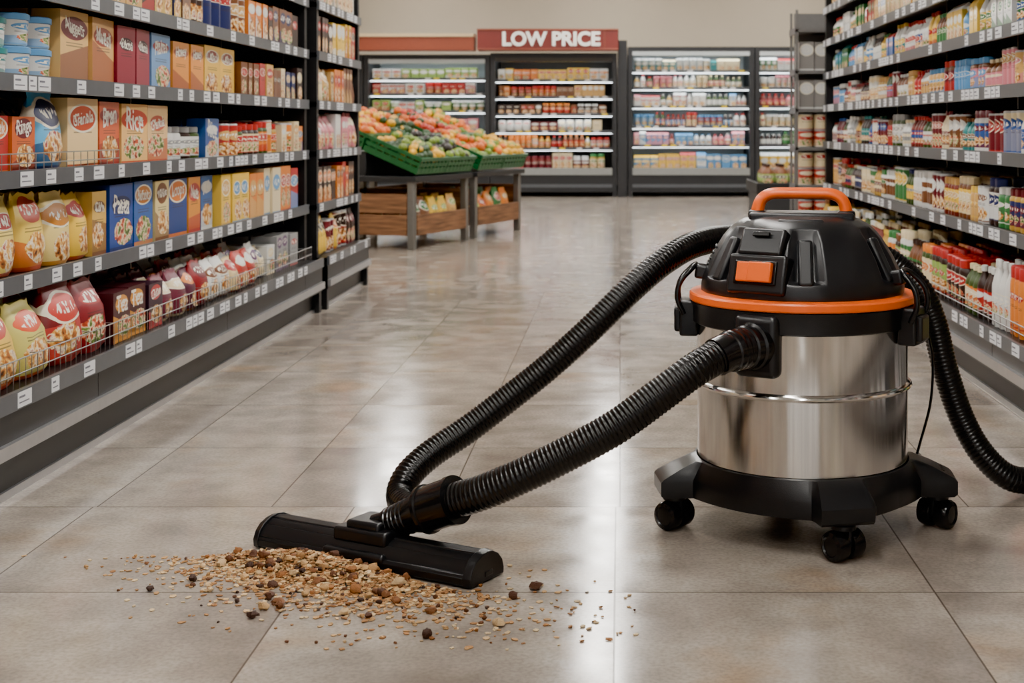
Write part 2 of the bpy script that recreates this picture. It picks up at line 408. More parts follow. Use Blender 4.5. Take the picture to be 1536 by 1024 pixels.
# ---------------------------------------------------------------- gondolas
def gondola(F,L,shelves,depth,lower_out,top,par,endw=.05,posts=(),basemat=None):
    bm=bmesh.new()
    def fb(a0,a1,b0,b1,z0,z1,mi=0):
        ps=[F.p(a,b,z) for a,b,z in ((a0,b0,z0),(a1,b0,z0),(a1,b1,z0),(a0,b1,z0),(a0,b0,z1),(a1,b0,z1),(a1,b1,z1),(a0,b1,z1))]
        vs=[bm.verts.new(p) for p in ps]
        for f in ((0,3,2,1),(4,5,6,7),(0,1,5,4),(1,2,6,5),(2,3,7,6),(3,0,4,7)): bm.faces.new([vs[i] for i in f]).material_index=mi
    fb(0,L,depth,depth+.04,0,top,1)
    lo=-lower_out
    for i,z in enumerate(shelves):
        b0=lo if i==0 else 0
        fb(0,L,b0,depth,z-.022,z,0)
        fb(0,L,b0-.012,b0,z-.034,z+.010,2)
        a=0.02
        while a<L-.1:
            w=R.choice((.045,.06,.075))
            if R.random()<.7:
                fb(a,a+w,b0-.0135,b0-.012,z-.030,z+.006,3)
                fb(a+.006,a+w*.5,b0-.0142,b0-.0135,z-.008,z-.003,4)
                fb(a+.006,a+w*.8,b0-.0142,b0-.0135,z-.020,z-.017,4)
            a+=w+R.choice((.012,.04,.08,.12))
        if i>0:
            k=0.0
            while k<L: fb(k,k+.012,.05,depth,z-.07,z-.022,0); k+=1.0
    z0=shelves[0]
    fb(0,L,lo+.03,depth,0,.10,0)
    fb(0,L,lo-.004,depth,.10,z0-.036,6)
    fb(0,L,lo-.018,lo-.004,.114,.146,5)
    fb(0,L,lo+.022,lo+.03,.0,.02,5)
    for a in (0,L-endw): fb(a,a+endw,0.0,depth,z0,top,0)
    for a in (0,L-endw): fb(a,a+endw,lo,0,0,z0,0)
    for a in posts: fb(a,a+.03,depth-.03,depth,0,top,5)
    fb(0,L,0,depth,top,top+.03,0)
    a=.4
    while a<L:
        fb(a,a+.003,lo-.0045,lo-.003,.0+.1,z0-.04,1); a+=1.25
    finish('frame',bm,[M_shelf,M_shelfback,M_strip,M_tag,M_tagk,M_chrome,basemat or M_shelf],par,smooth=False)
def wirefence(F,a0,a1,b,z,h,par,step=.035):
    bm=bmesh.new()
    def bar(A,B_,r=.0013):
        A=Vector(A);B_=Vector(B_); sweep(bm,[A,B_],lambda i,s:r,n=5)
    for zz in (z+h,z+h*.5): bar(F.p(a0,b,zz),F.p(a1,b,zz),.0018)
    a=a0
    while a<=a1: bar(F.p(a,b,z),F.p(a,b,z+h)); a+=step
    a=a0
    while a<=a1: bar(F.p(a,b,z+h),F.p(a,b+.3,z+h)); a+=step*5
    finish('wire_fence',bm,M_wire,par,smooth=False)
SL=[.25,.505,.765,1.005,1.245,1.49,1.74]
YL0=-1.6; LL=6.66-YL0
gl=empty('grocery_shelf',(0,0,0))
FL=Frame((-1.5,YL0,0),(0,1,0),(-1,0,0))
gondola(FL,LL,SL,.46,.07,2.0,gl)
acc=Acc()
o=2.6-YL0; END=LL-.06
a=fillrow(acc,FL,1.006,[('box',.21,.07,.19,CREAM,BRN,2,'Oats'),('tub',.14,.13,.075,WHT,TEAL,4,None),('tub',.14,.13,.085,WHT,LBL,2,None),
 ('box',.22,.08,.205,S(226,184,116),MAR,1,'Nuggets'),('box',.21,.08,.2,S(222,170,100),S(150,50,20),1,'Muesli'),('box',.155,.07,.19,S(150,40,60),S(60,14,30),2,'Cocoa'),('box',.21,.07,.19,S(110,150,195),S(170,40,40),1,'Flakes'),
 ('box',.19,.07,.175,S(232,150,60),S(150,60,30),2,'Honey'),('box',.2,.07,.185,S(238,190,80),S(150,50,30),2,'Crunch')],rows=3,b0=.03,a0=o-.05)
randrow(acc,FL,1.006,a+.01,END,['box'],[TAN,DKB,NAVY,CREAM,RED,BRN],.17,(.07,.12),3,group=(1,3))
a=fillrow(acc,FL,.766,[('box',.19,.07,.2,ORG,RED,4,'Bars'),('box',.14,.06,.145,RED,ORG,1,'Snack'),('box',.15,.06,.145,S(214,100,40),MAR,1,'Rings'),('bag',.22,.09,.215,S(90,170,215),NAVY,1,None),
 ('box',.215,.07,.2,S(238,206,150),S(190,70,30),1,'Granola'),('box',.2,.07,.195,S(215,96,50),S(150,30,25),1,'Bran'),('box',.22,.07,.19,S(240,190,116),S(200,60,20),1,'Rice'),('box',.22,.07,.19,S(236,196,136),S(190,70,30),1,'Granola'),
 ('jar',.1,.1,.12,WHT,GRY,4,None),('box',.2,.07,.15,BLU,WHT,1,'Rice')],rows=3,b0=.03,a0=o)
randrow(acc,FL,.766,a+.01,END,['box','can','jar'],[RED,ORG,TAN,BLU,CREAM],.16,(.07,.1),3,group=(1,3))
a=fillrow(acc,FL,.506,[('box',.3,.06,.2,S(40,110,160),S(20,60,120),3,'Pies'),('bag',.175,.09,.205,S(236,210,110),RED,1,None),('bag',.175,.09,.205,S(240,205,90),S(200,60,20),1,None),('bag',.165,.09,.2,S(240,216,136),S(190,120,20),1,None),('bag',.13,.09,.19,YEL,RED,1,None),('box',.12,.07,.19,S(220,180,90),BRN,1,'Corn'),
 ('box',.22,.07,.205,S(30,70,150),S(20,40,100),1,'Pasta'),('box',.2,.07,.205,S(40,90,165),S(200,120,20),1,'Biscuits'),('box',.14,.07,.2,S(236,214,150),BRN,1,'Wheat'),('box',.2,.07,.2,S(34,64,130),S(220,120,30),1,'Loops'),('box',.17,.07,.2,S(232,150,50),RED,1,'Nuts'),('box',.15,.07,.2,S(40,90,150),WHT,1,'Milk')],rows=3,b0=.03,a0=o-.1)
randrow(acc,FL,.506,a+.01,END,['box'],[TAN,CREAM,YEL,RED,LBL,CREAM,ORG],.205,(.1,.15),3,group=(1,2),hr=(.9,1))
a=fillrow(acc,FL,.251,[('bag',.21,.12,.2,S(236,205,90),RED,2,None),('bag',.2,.12,.2,YEL,S(200,60,30),1,None),('bag',.21,.12,.2,S(230,190,80),S(190,50,30),1,None),('bag',.21,.12,.19,S(210,200,110),S(220,80,30),1,None),('bag',.2,.12,.215,S(120,26,34),S(200,60,50),1,None),('bag',.19,.12,.205,S(130,30,40),S(170,40,40),1,None),('box',.15,.14,.15,S(70,28,34),S(220,150,50),2,'Tea'),('box',.15,.14,.14,S(50,24,40),S(190,60,60),1,'Cacao'),
 ('bag',.14,.1,.15,S(110,40,60),CREAM,2,None),('bag',.12,.1,.14,S(80,30,50),ORG,1,None),('bag',.14,.1,.16,S(150,30,40),MAR,1,None),('bag',.14,.1,.15,WHT,BRN,2,None),('bag',.13,.1,.13,S(225,200,150),RED,1,None),('bag',.13,.1,.14,S(190,60,50),WHT,2,None)],rows=3,b0=-.03,a0=o)
randrow(acc,FL,.251,a+.01,END,['bag','box'],[WHT,RED,MAR,PUR,NAVY,GRY,CREAM],.16,(.1,.14),3,group=(1,2))
randrow(acc,FL,1.246,o,END,['box','box','can'],[TAN,CREAM,BRN,ORG,RED,NAVY,YEL,DKB],.17,(.08,.13),3,group=(1,3))
randrow(acc,FL,1.491,o,END,['box'],MIX,.17,(.08,.13),2)
for z in SL[:6]: randrow(acc,FL,z+.001,0.08,o-.12,['box'],MIX,.19,(.14,.22),1)
acc.build('packaged_cereals_and_snacks',M_prod,gl)
wirefence(FL,o,LL-.1,-.045,.25,.07,gl)
wirefence(FL,o,o+1.6,.012,.765,.05,gl,.05)
gl2=empty('grocery_shelf',(0,0,0))
FL2=Frame((-1.47,6.74,0),(0,1,0),(-1,0,0))
gondola(FL2,1.1,SL,.45,.05,2.0,gl2,endw=.04)
acc=Acc()
for z,pal,k in ((.251,[RED,ORG,MAR,DKB,YEL],['bag','can']),(.506,[TAN,RED,DKB,BRN,ORG],['box']),(.766,[CREAM,PINK,WHT,RED,TAN],['bag','box']),(1.006,[ORG,CREAM,TAN,BRN],['box','bag']),(1.246,[YEL,WHT,BRN,RED,DKB],['box']),(1.491,[WHT,CREAM,LBL],['box'])):
    randrow(acc,FL2,z,.06,1.04,k,pal,.2,(.07,.11),3,(1,3),hr=(.8,1))
acc.build('packaged_food',M_prod,gl2)
SR=[.225,.535,.79,1.013,1.21,1.41,1.61,1.83]
gr=empty('grocery_shelf',(0,0,0))
YR1=8.62; FR=Frame((1.27,YR1,0),(0,-1,0),(1,0,0)); LR=YR1+1.6
gondola(FR,LR,SR,.46,.07,2.05,gr,basemat=pbr('base_panel_grey',S(60,60,62),.35,.4))
acc=Acc(); vis=YR1-3.0
rowsR=[(.226,['bottle','jar','bottle','jar'],[RED,GRN,YEL,DKB,LGR,BRN,WHT,ORG,CREAM],.225,(.055,.075)),
 (.536,['jar','bottle','jar','can'],[YEL,CREAM,WHT,TAN,BRN,NAVY,GRN,MAR],.17,(.05,.07)),
 (.791,['can','bottle','jar','bottle'],[RED,WHT,BRN,BLU,TEAL,CREAM,MAR,GRY],.16,(.05,.07)),
 (1.014,['can','bottle','jar'],[CREAM,TAN,WHT,RED,PINK,MAR,LBL],.145,(.05,.07)),
 (1.211,['bottle','carton','bottle'],[GRN,WHT,WHT,BLU,LBL,TEAL,YEL],.16,(.05,.07)),
 (1.411,['box','carton','bottle'],[WHT,CREAM,BLU,RED,GRN,TAN],.155,(.05,.08)),
 (1.611,['box','carton'],[WHT,CREAM,BLU,TAN,RED],.17,(.06,.09))]
for z,k,pal,h,wr in rowsR:
    zb=-.04 if z<.3 else .03
    F2=Frame((1.27+zb,YR1,0),(0,-1,0),(1,0,0))
    randrow(acc,F2,z,.08,vis,k,pal,h,wr,4 if z<.8 else 3,(2,4))
    randrow(acc,F2,z,vis+.05,LR-.08,['box'],pal,h,(.12,.18),1)
acc.build('bottles_cartons_and_jars',M_prod,gr)
wirefence(Frame((1.27,YR1,0),(0,-1,0),(1,0,0)),.08,vis,-.045,.225,.05,gr,.07)
ed=empty('end_display_rack',(0,0,0))
bm=bmesh.new()
bbox(bm,1.13,1.62,9.0,9.04,0,1.62,1); bbox(bm,1.08,1.62,8.70,9.0,0,.14,0)
for z in (.32,.52,.76,1.0,1.24,1.5): bbox(bm,1.10,1.62,8.70,9.0,z-.02,z,1); bbox(bm,1.095,1.10,8.70,9.0,z-.03,z+.01,2)
for x,y in ((1.10,8.70),(1.10,8.985)): bbox(bm,x,x+.015,y,y+.015,0,1.62,1)
finish('frame',bm,[M_shelf,pbr('rack_grey',S(120,118,116),.5,.3),M_strip],ed,smooth=False)
acc=Acc(); Fe=Frame((1.12,8.72,0),(1,0,0),(0,1,0))
for z in (.141,.321,.521,.761): 
    fillrow(acc,Fe,z,[('can',.1,.1,.105,S(190,60,45),CREAM,4,None)],rows=2)
    if z>.5: fillrow(acc,Fe,z+.107,[('can',.1,.1,.1,CREAM,RED,4,None)],rows=2)
for z in (1.001,1.241): fillrow(acc,Fe,z,[('box',.1,.1,.18,S(140,136,132),WHT,4,None)],rows=2)
acc.build('tins',M_prod,ed)
# ---------------------------------------------------------------- refrigerated cases at back
M_inner=pbr('case_liner_white',S(196,204,206),.5,namt=.03)
M_led=pbr('case_led',(0.9,.97,1),.5,namt=0,emit=19)
M_dkgrey=pbr('case_dark_trim',S(42,43,46),.4,.2)
M_lip=pbr('shelf_lip',S(140,142,140),.4)  # plain grey lip along the case base
M_yt=pbr('yellow_ticket',S(240,210,60),.5)
def case(x0,x1,top,shelves,rows,name='refrigerated_display_case',doors=False,liner=None):
    e=empty(name,(0,0,0)); Y0=17.8; Y1=18.72
    bm=bmesh.new()
    t=.06
    bbox(bm,x0,x0+t,Y0,Y1,0,top,0); bbox(bm,x1-t,x1,Y0,Y1,0,top,0)
    bbox(bm,x0+t,x1-t,Y1-.04,Y1,0,top,1)
    bbox(bm,x0,x1,Y0,Y1,top,top+.06,0); bbox(bm,x0+t,x1-t,Y0,Y0+.12,top-.05,top,1)
    bbox(bm,x0+t,x1-t,Y0+.13,Y0+.2,top-.03,top,2)
    bbox(bm,x0+t,x1-t,Y0,Y1-.04,0.06,.33,0); bbox(bm,x0+t,x1-t,Y0-.03,Y0,.28,.37,3); bbox(bm,x0+t,x1-t,Y0-.01,Y0,.12,.16,4)
    for z in shelves:
        bbox(bm,x0+t,x1-t,Y0+.14,Y1-.04,z-.025,z,1); bbox(bm,x0+t,x1-t,Y0+.125,Y0+.14,z-.03,z+.01,4)
        bbox(bm,x0+t,x1-t,Y0+.16,Y0+.19,z-.034,z-.026,2)
        x=x0+t+.05
        while x<x1-t-.1:
            if R.random()<.5: bbox(bm,x,x+.07,Y0+.12,Y0+.125,z-.027,z+.008,5 if R.random()<.6 else 6)
            x+=.11
    if doors: bbox(bm,(x0+x1)/2-.02,(x0+x1)/2+.02,Y0-.02,Y0+.02,.37,top,0)
    finish('cabinet',bm,[M_dkgrey,liner or M_inner,M_led,M_lip,M_strip,M_tag,M_yt],e,smooth=False)
    acc=Acc(); F=Frame((x0+t,Y0+.16,0),(1,0,0),(0,1,0))
    for z,(k,pal,h,wr) in zip([.335]+list(shelves),rows):
        randrow(acc,F,z+.001,.02,x1-x0-2*t-.02,k,pal,h,wr,2,(1,4),seg=8,hr=(.75,1))
    acc.build('chilled_goods',M_prod,e); return e
sh2=[.62,.84,1.06,1.28,1.50]
case(-1.66,-.04,1.78,sh2,[(['jar','box'],[YEL,RED,CREAM,GRN,MAR],.22,(.08,.11)),(['bottle','jar'],[YEL,RED,ORG,WHT,BLU],.18,(.07,.09)),(['box','bag'],[RED,WHT,MAR,CREAM],.15,(.1,.13)),(['jar','box'],[DKB,ORG,BRN,RED],.16,(.08,.1)),(['jar','box'],[BRN,DKB,ORG,TAN],.16,(.07,.1)),(['box'],[ORG,RED,YEL,WHT],.17,(.09,.12))],liner=pbr('case_liner_dark',S(60,56,52),.5))
case(-3.28,-1.67,1.76,[.62,.86,1.1,1.32,1.52],[(['box'],MIX,.22,(.1,.14)),(['bag'],[GRN,LGR,WHT],.17,(.1,.14)),(['bag','box'],[PUR,GRN,PINK,WHT],.17,(.1,.14)),(['tub','box'],[GRN,WHT,LGR],.15,(.1,.12)),(['box','tub'],[RED,RED,WHT],.16,(.1,.13)),(['box'],[WHT,LBL,LGR],.16,(.1,.13))])
case(.10,1.72,1.86,[.66,.9,1.16,1.4,1.62],[(['carton','box'],[YEL,WHT,LBL,LGR],.24,(.09,.13)),(['bottle','carton'],[WHT,LBL,PINK],.18,(.07,.1)),(['bottle','tub'],[WHT,CREAM,RED,LBL],.19,(.07,.1)),(['bottle','carton'],[WHT,PINK,LBL,WHT],.18,(.07,.1)),(['bottle','tub'],[WHT,PINK,CREAM],.17,(.07,.1)),(['carton','tub'],[WHT,TEAL,CREAM],.17,(.07,.1))])
case(1.73,3.3,1.86,[.66,.9,1.16,1.4,1.62],[(['carton','box'],[YEL,WHT,LBL],.24,(.09,.13)),(['bottle'],[WHT,GRN],.18,(.07,.1)),(['bottle','tub'],[WHT,CREAM,RED],.19,(.07,.1)),(['bottle'],[WHT,PINK],.18,(.07,.1)),(['tub'],[WHT,PINK],.17,(.07,.1)),(['carton'],[WHT,GRN],.17,(.07,.1))],doors=True)
case(-4.9,-3.29,1.76,[.62,.86,1.1,1.32,1.52],[(['box'],MIX,.2,(.12,.16))]*6)
hb=empty('low_price_sign',(0,0,0))
bm=bmesh.new(); bbox(bm,-1.8,-.02,17.5,17.78,1.86,2.13,0); bbox(bm,-1.8,-.02,17.48,17.5,1.86,1.88,1); bbox(bm,-1.8,-.02,17.48,17.5,2.11,2.13,1); bbox(bm,-.2,-.19,17.485,17.5,1.88,2.11,1)
finish('sign_box',bm,[pbr('sign_maroon',S(122,42,34),.45),pbr('sign_edge',S(150,80,60),.5)],hb,bevel=.006)
cu=bpy.data.curves.new('lettering','FONT'); cu.body='LOW PRICE'; cu.align_x='CENTER'; cu.align_y='CENTER'; cu.size=.238; cu.extrude=.012; cu.offset=.007; cu.space_character=1.0
to=bpy.data.objects.new('lettering',cu); to.location=(-.868,17.48,1.993); to.rotation_euler=(math.pi/2,0,0)
cu.materials.append(pbr('sign_letters_white',S(250,248,240),.5,namt=0,emit=.5)); link(to,hb)
bm=bmesh.new(); bbox(bm,-4.9,-1.84,17.5,17.78,1.86,2.03,0); bbox(bm,-4.9,-1.84,17.48,17.78,2.03,2.07,1)
finish('shelf_header_board',bm,[pbr('header_brown',S(140,66,40),.5),pbr('header_cream',S(210,186,146),.5)],None,smooth=False)
bm=bmesh.new(); bbox(bm,-.03,.09,17.75,18.7,0,2.0,0); finish('case_divider_column',bm,M_dkgrey,smooth=False)
lb=empty('low_display_bin',(0,0,0))
bm=bmesh.new(); bbox(bm,1.22,1.95,12.2,13.2,.04,.36,0); bbox(bm,1.2,1.97,12.18,12.2,.30,.40,1); bbox(bm,1.2,1.22,12.2,13.2,.30,.40,1); bbox(bm,1.25,1.92,12.25,13.15,0,.04,1)
finish('cabinet',bm,[M_dkgrey,M_shelf],lb,bevel=.008)
acc=Acc(); randrow(acc,Frame((1.24,12.22,0),(1,0,0),(0,1,0)),.361,0,.68,['bag','bottle'],[GRN,LGR,DKB,WHT],.26,(.1,.14),3)
acc.build('packets',M_prod,lb)
# ---------------------------------------------------------------- produce stands
def mat_wood():
    m,nt,p=newmat('crate_wood'); B=NB(nt); tc=nt.nodes.new('ShaderNodeTexCoord')
    mp=nt.nodes.new('ShaderNodeMapping'); mp.inputs['Scale'].default_value=(2,2,28); nt.links.new(tc.outputs['Object'],mp.inputs[0])
    n=B.noise(mp.outputs[0],2,5)
    nt.links.new(B.ramp(n,[(.3,S(84,54,34)),(.5,S(122,82,52)),(.7,S(148,104,68))]),p.inputs['Base Color']); p.inputs['Roughness'].default_value=.6
    return m
M_wood=mat_wood(); M_green=pbr('crate_green_plastic',S(20,86,44),.4); M_leg=pbr('stand_steel',S(120,118,114),.4,.6)
def stand(loc,L,pals):
    e=empty('produce_stand',loc,math.radians(71))
    D=.95
    bm=bmesh.new()
    for x in (0,L-.05):
        for y in (0,D-.05): bbox(bm,x,x+.05,y,y+.05,0,.5,0)
    bbox(bm,-.02,L+.02,-.03,D,.49,.53,1)
    bbox(bm,0.02,L-.02,.4,D-.02,.53,.70,1)
    bbox(bm,.055,L-.055,-.005,.02,.10,.25,2); bbox(bm,.0,.02,.055,D-.05,.10,.25,2); bbox(bm,.0,.02,.055,D-.05,.26,.40,2); bbox(bm,L-.02,L,.055,D-.05,.10,.40,2)
    bbox(bm,.055,L-.055,D-.04,D-.02,.1,.4,2); bbox(bm,.03,L-.03,.02,D-.04,.10,.13,2)
    finish('frame',bm,[M_leg,M_dkgrey,M_wood],e,bevel=.003,seg=1)
    ang=math.radians(21.5)
    bmc=bmesh.new(); fa=Acc()
    for j in range(2):
        for i in range(2):
            w=L/2-.01; d=.47
            T=Matrix.Translation((i*L/2+.005,j*.45-.02,.545+j*.178))@Matrix.Rotation(ang,4,'X')
            h=.125; t=.012
            bbox(bmc,0,w,0,d,0,.01,0,T)
            for (x0,x1,y0,y1) in ((0,w,0,t),(0,w,d-t,d),(0,t,t,d-t),(w-t,w,t,d-t)):
                bbox(bmc,x0,x1,y0,y1,.01,.045,0,T); bbox(bmc,x0,x1,y0,y1,.055,.085,0,T); 
                bbox(bmc,x0-.006,x1+.006,y0-.006,y1+.006,.098,h,0,T)
            k=0
            while k<w:
                bbox(bmc,k,k+.012,-.002,t,.01,.1,0,T); k+=.06
            k=0
            while k<d:
                bbox(bmc,-.002,t,k,k+.012,.01,.1,0,T); bbox(bmc,w-t,w+.002,k,k+.012,.01,.1,0,T); k+=.06
            pal=pals[(j*2+i)%len(pals)]
            y=.045
            while y<d-.03:
                x=.045
                while x<w-.03:
                    c=pal[int((y/d)*len(pal))%len(pal)] if R.random()<.75 else R.choice(pal)
                    r=R.uniform(.032,.044)
                    p=T@Vector((x+R.uniform(-.01,.01),y+R.uniform(-.01,.01),.10+R.uniform(0,.035)))
                    sph(fa,p,r,vary(c,.2)); x+=.066
                y+=.066
            for q in range(22):
                p=T@Vector((R.uniform(.07,w-.07),R.uniform(.07,d-.06),.155)); sph(fa,p,R.uniform(.03,.04),vary(R.choice(pal),.2))
            for q in range(30):
                p=T@Vector((R.uniform(.05,w-.05),R.uniform(.05,d-.05),.06)); sph(fa,p,.04,vary(pal[0],.2))
    finish('green_crates',bmc,M_green,e,smooth=False)
    fa.build('fruit_and_vegetables',M_fruit,e,angle=180)
    a2=Acc(); F=Frame((0.06,.03,0),(1,0,0),(0,1,0)); randrow(a2,F,.131,0,L-.12,['bag'],[YEL,GRN,LGR,BRN,TAN,ORG],.27,(.13,.17),4,(1,2))
    a2.build('bagged_produce',M_prod,e)
def sph(acc,p,r,c,n=9,m=6,sq=None):
    base=len(acc.v); sx,sy,sz=(R.uniform(.9,1.1),R.uniform(.9,1.1),R.uniform(.85,1)) if sq is None else sq
    for j in range(m+1):
        t=math.pi*j/m
        for i in range(n):
            q=2*math.pi*i/n; acc.v.append((p.x+r*sx*math.sin(t)*math.cos(q),p.y+r*sy*math.sin(t)*math.sin(q),p.z+r*sz*math.cos(t)))
    for j in range(m):
        for i in range(n):
            k=(i+1)%n; acc.face((base+j*n+i,base+(j+1)*n+i,base+(j+1)*n+k,base+j*n+k),None,c,c,0)
FY=S(232,176,36);FO=S(226,108,24);FR_=S(180,44,30);FG=S(120,146,44);FD=S(38,32,32);FDG=S(32,70,28)
stand((-1.49,10.03,0),.93,[[FY,FG,FDG,FY],[FG,FD,FDG,FD],[FO,FY,FG,FY],[FDG,FO,FY]])
stand((-1.155,11.08,0),.93,[[FG,FO,FO,FY],[FY,FO,FY,FG],[FR_,FO,FDG],[FO,FG,FY]])
# ---------------------------------------------------------------- vacuum cleaner
VC=Vector((.405,3.10,0))
vac=empty('vacuum_cleaner',(0,0,0))
T0=Matrix.Translation(VC)
bm=bmesh.new()
prof=[(.225,.10),(.231,.118),(.232,.13),(.232,.312),(.236,.315),(.2395,.320),(.236,.325),(.232,.328),(.232,.455),(.236,.46),(.236,.468)]
lathe(bm,prof,128,None); dr=finish('steel_drum',bm,M_steel,vac,angle=50); dr.location=VC
bm=bmesh.new()
ring=[VC+Vector((.2375*math.cos(a),.2375*math.sin(a),.320)) for a in [2*math.pi*i/96 for i in range(97)]]
sweep(bm,ring,lambda i,s:.0042,n=8); finish('drum_ridge',bm,M_steelp,vac)
bm=bmesh.new()
lathe(bm,[(.238,.450),(.243,.453),(.244,.485),(.2465,.497),(.23,.499)],96,T0); finish('rim_band',bm,M_black,vac)
bm=bmesh.new()
lathe(bm,[(.235,.498),(.2475,.499),(.250,.502),(.250,.514),(.247,.518),(.225,.520)],96,T0); finish('orange_ring',bm,M_orange,vac)
F0=math.radians(235)
angs=[]
for k in range(6):
    c=F0+k*math.pi/3
    angs+= [(c-math.radians(19),1),(c-math.radians(6.5),1),(c+math.radians(6.5),1),(c+math.radians(19),1),(c+math.radians(24),0),(c+math.radians(36),0)]
bm=bmesh.new()
rp=[(.518,.224,0),(.535,.225,0),(.552,.221,0),(.558,.219,1),(.60,.200,1),(.640,.175,1),(.652,.165,.9),(.665,.152,.2),(.678,.130,0),(.686,.10,0),(.688,.05,0)]
rings=[]
for z,r,k in rp:
    ringv=[]
    for a,up in angs:
        rr=r*(1.0 if up else (1-.075*k)); ringv.append(bm.verts.new(VC+Vector((rr*math.cos(a),rr*math.sin(a),z))))
    rings.append(ringv)
n=len(angs)
for a,b in zip(rings,rings[1:]):
    for i in range(n): bm.faces.new((a[i],a[(i+1)%n],b[(i+1)%n],b[i]))
bm.faces.new(rings[0][::-1]); bm.faces.new(rings[-1])
finish('motor_head',bm,M_black,vac,bevel=.0035,seg=3,angle=28,bang=18)
def RM(deg,r,z,tilt=0,dx=0):
    t=math.radians(deg); o=Vector((math.cos(t),math.sin(t),0)); tg=Vector((-math.sin(t),math.cos(t),0))*-1
    M=Matrix(((tg.x,o.x,0,VC.x+o.x*r+tg.x*dx),(tg.y,o.y,0,VC.y+o.y*r+tg.y*dx),(0,0,1,z),(0,0,0,1)))
    return M@Matrix.Rotation(math.radians(tilt),4,'X')
bm=bmesh.new()
bbox(bm,-.070,.066,-.06,.012,-.046,.038,0,RM(236,.205,.575,14))
bbox(bm,-.052,.052,-.1,.003,-.035,.028,0,RM(236,.186,.643,30))
finish('switch_console',bm,M_black,vac,bevel=.007,seg=3)
bm=bmesh.new(); bbox(bm,-.051,.049,.0,.0165,-.027,.024,0,RM(236,.205,.575,14)); finish('switch_frame',bm,M_black2,vac,bevel=.003)
bm=bmesh.new(); bbox(bm,-.043,.041,.008,.022,-.022,.020,0,RM(236,.205,.575,14)); bbox(bm,-.043,.012,.012,.028,-.022,.020,0,RM(236,.205,.575,14)); finish('power_switch',bm,M_orange,vac,bevel=.003)
bm=bmesh.new()
bbox(bm,-.02,.02,0,.0055,-.006,.004,0,RM(236,.186,.655,30))
for dg in (55,115,175):
    for k in range(4): bbox(bm,-.035,.035,-.01,.0035,-.002,.003,0,RM(dg,.2075-k*.0062,.578+k*.0125,24))
finish('vent_slots',bm,M_black2,vac,bevel=.001,seg=1)
bm=bmesh.new()
for dg in (265,325,25,85,145,205):
    bbox(bm,-.016,.016,-.03,.008,-.055,.05,0,RM(dg,.190,.598,27))
bbox(bm,-.115,.115,-.055,.055,.672,.694,0,T0@Matrix.Rotation(math.radians(-8),4,'Z'))
bbox(bm,-.05,.05,-.12,-.02,.655,.684,0,T0@Matrix.Rotation(math.radians(-8),4,'Z'))
finish('head_ribs',bm,M_black,vac,bevel=.007,seg=3)
rz=Matrix.Translation(VC)@Matrix.Rotation(math.radians(-9),4,'Z')
hp=[(-.098,0,.678),(-.097,0,.700),(-.088,0,.722),(-.066,0,.7335),(-.03,0,.735),(.03,0,.735),(.066,0,.7335),(.088,0,.722),(.097,0,.700),(.098,0,.678)]
pts,_=resample(catmull([rz@Vector(p) for p in hp],10),.006)
bm=bmesh.new(); sweep(bm,pts,lambda i,s:.0125+ .004*(abs(i/len(pts)-.5)*2)**4,n=16,up=(0,1,0),ex=(1.5,1)); finish('carry_handle',bm,M_orange,vac,angle=60)
bm=bmesh.new()
for sx in (-1,1): bbox(bm,sx*.098-.02,sx*.098+.02,-.028,.028,.668,.697,0,rz)
finish('handle_mounts',bm,M_black,vac,bevel=.006)
bm=bmesh.new()
bbox(bm,-.05,.05,-.02,.022,-.066,.066,0,RM(240,.232,.427))
finish('inlet_plate',bm,M_black,vac,bevel=.016,seg=4)
bm=bmesh.new()
pp=[Vector(p) for p in ((.305,2.925,.429),(.280,2.893,.428),(.262,2.875,.427),(.245,2.860,.426),(.228,2.845,.424),(.212,2.832,.421),(.195,2.820,.415))]
pts,Lp=resample(catmull(pp,8),.003)
def rf(i,s):
    if s<.055: return .050
    if s<.075: return .0455
    if s<.12: return .042+ (.0012 if int(s/.007)%2 else 0)
    return .039
sweep(bm,pts,rf,n=32); finish('inlet_connector',bm,M_black2,vac,angle=30)
def latch(dg):
    bm=bmesh.new()
    bbox(bm,-.034,.034,-.02,.022,-.05,.03,0,RM(dg,.25,.468)); bbox(bm,-.026,.026,0,.034,-.035,.02,0,RM(dg,.25,.462))
    bbox(bm,-.02,.02,-.035,.012,-.012,.02,0,RM(dg,.226,.556,10))
    finish('latch_body',bm,M_black,vac,bevel=.006,seg=3)
    M=RM(dg,.25,.468)
    pts,_=resample(catmull([M@Vector(p) for p in ((-.036,.012,.0),(-.037,.026,.035),(-.034,.020,.07),(-.026,-.004,.098),(-.01,-.014,.106),(.01,-.014,.106),(.026,-.004,.098),(.034,.020,.07),(.037,.026,.035),(.036,.012,.0))],8),.006)
    b2=bmesh.new(); sweep(b2,pts,lambda i,s:.0062,n=10); finish('latch_loop',b2,M_black2,vac,angle=60)
latch(330); latch(176)
lugs=[(187,.325,.055),(281,.305,.060),(355,.335,.055),(92,.325,.052)]
def outline(a,base=.247):
    r=base
    for la,rl,w in lugs:
        d=a-math.radians(la); d=(d+math.pi)%(2*math.pi)-math.pi
        if abs(d)<1.2:
            c=min(rl/max(.1,math.cos(d)), w/max(1e-4,abs(math.sin(d))))
            t=max(0,1-abs(d)/.75)
            c=max(c,base+ .03*t*t)
            r=max(r,c)
    return r
N=240; bm=bmesh.new(); rings=[]
def blend(r,k): return .237+(r-.237)*k
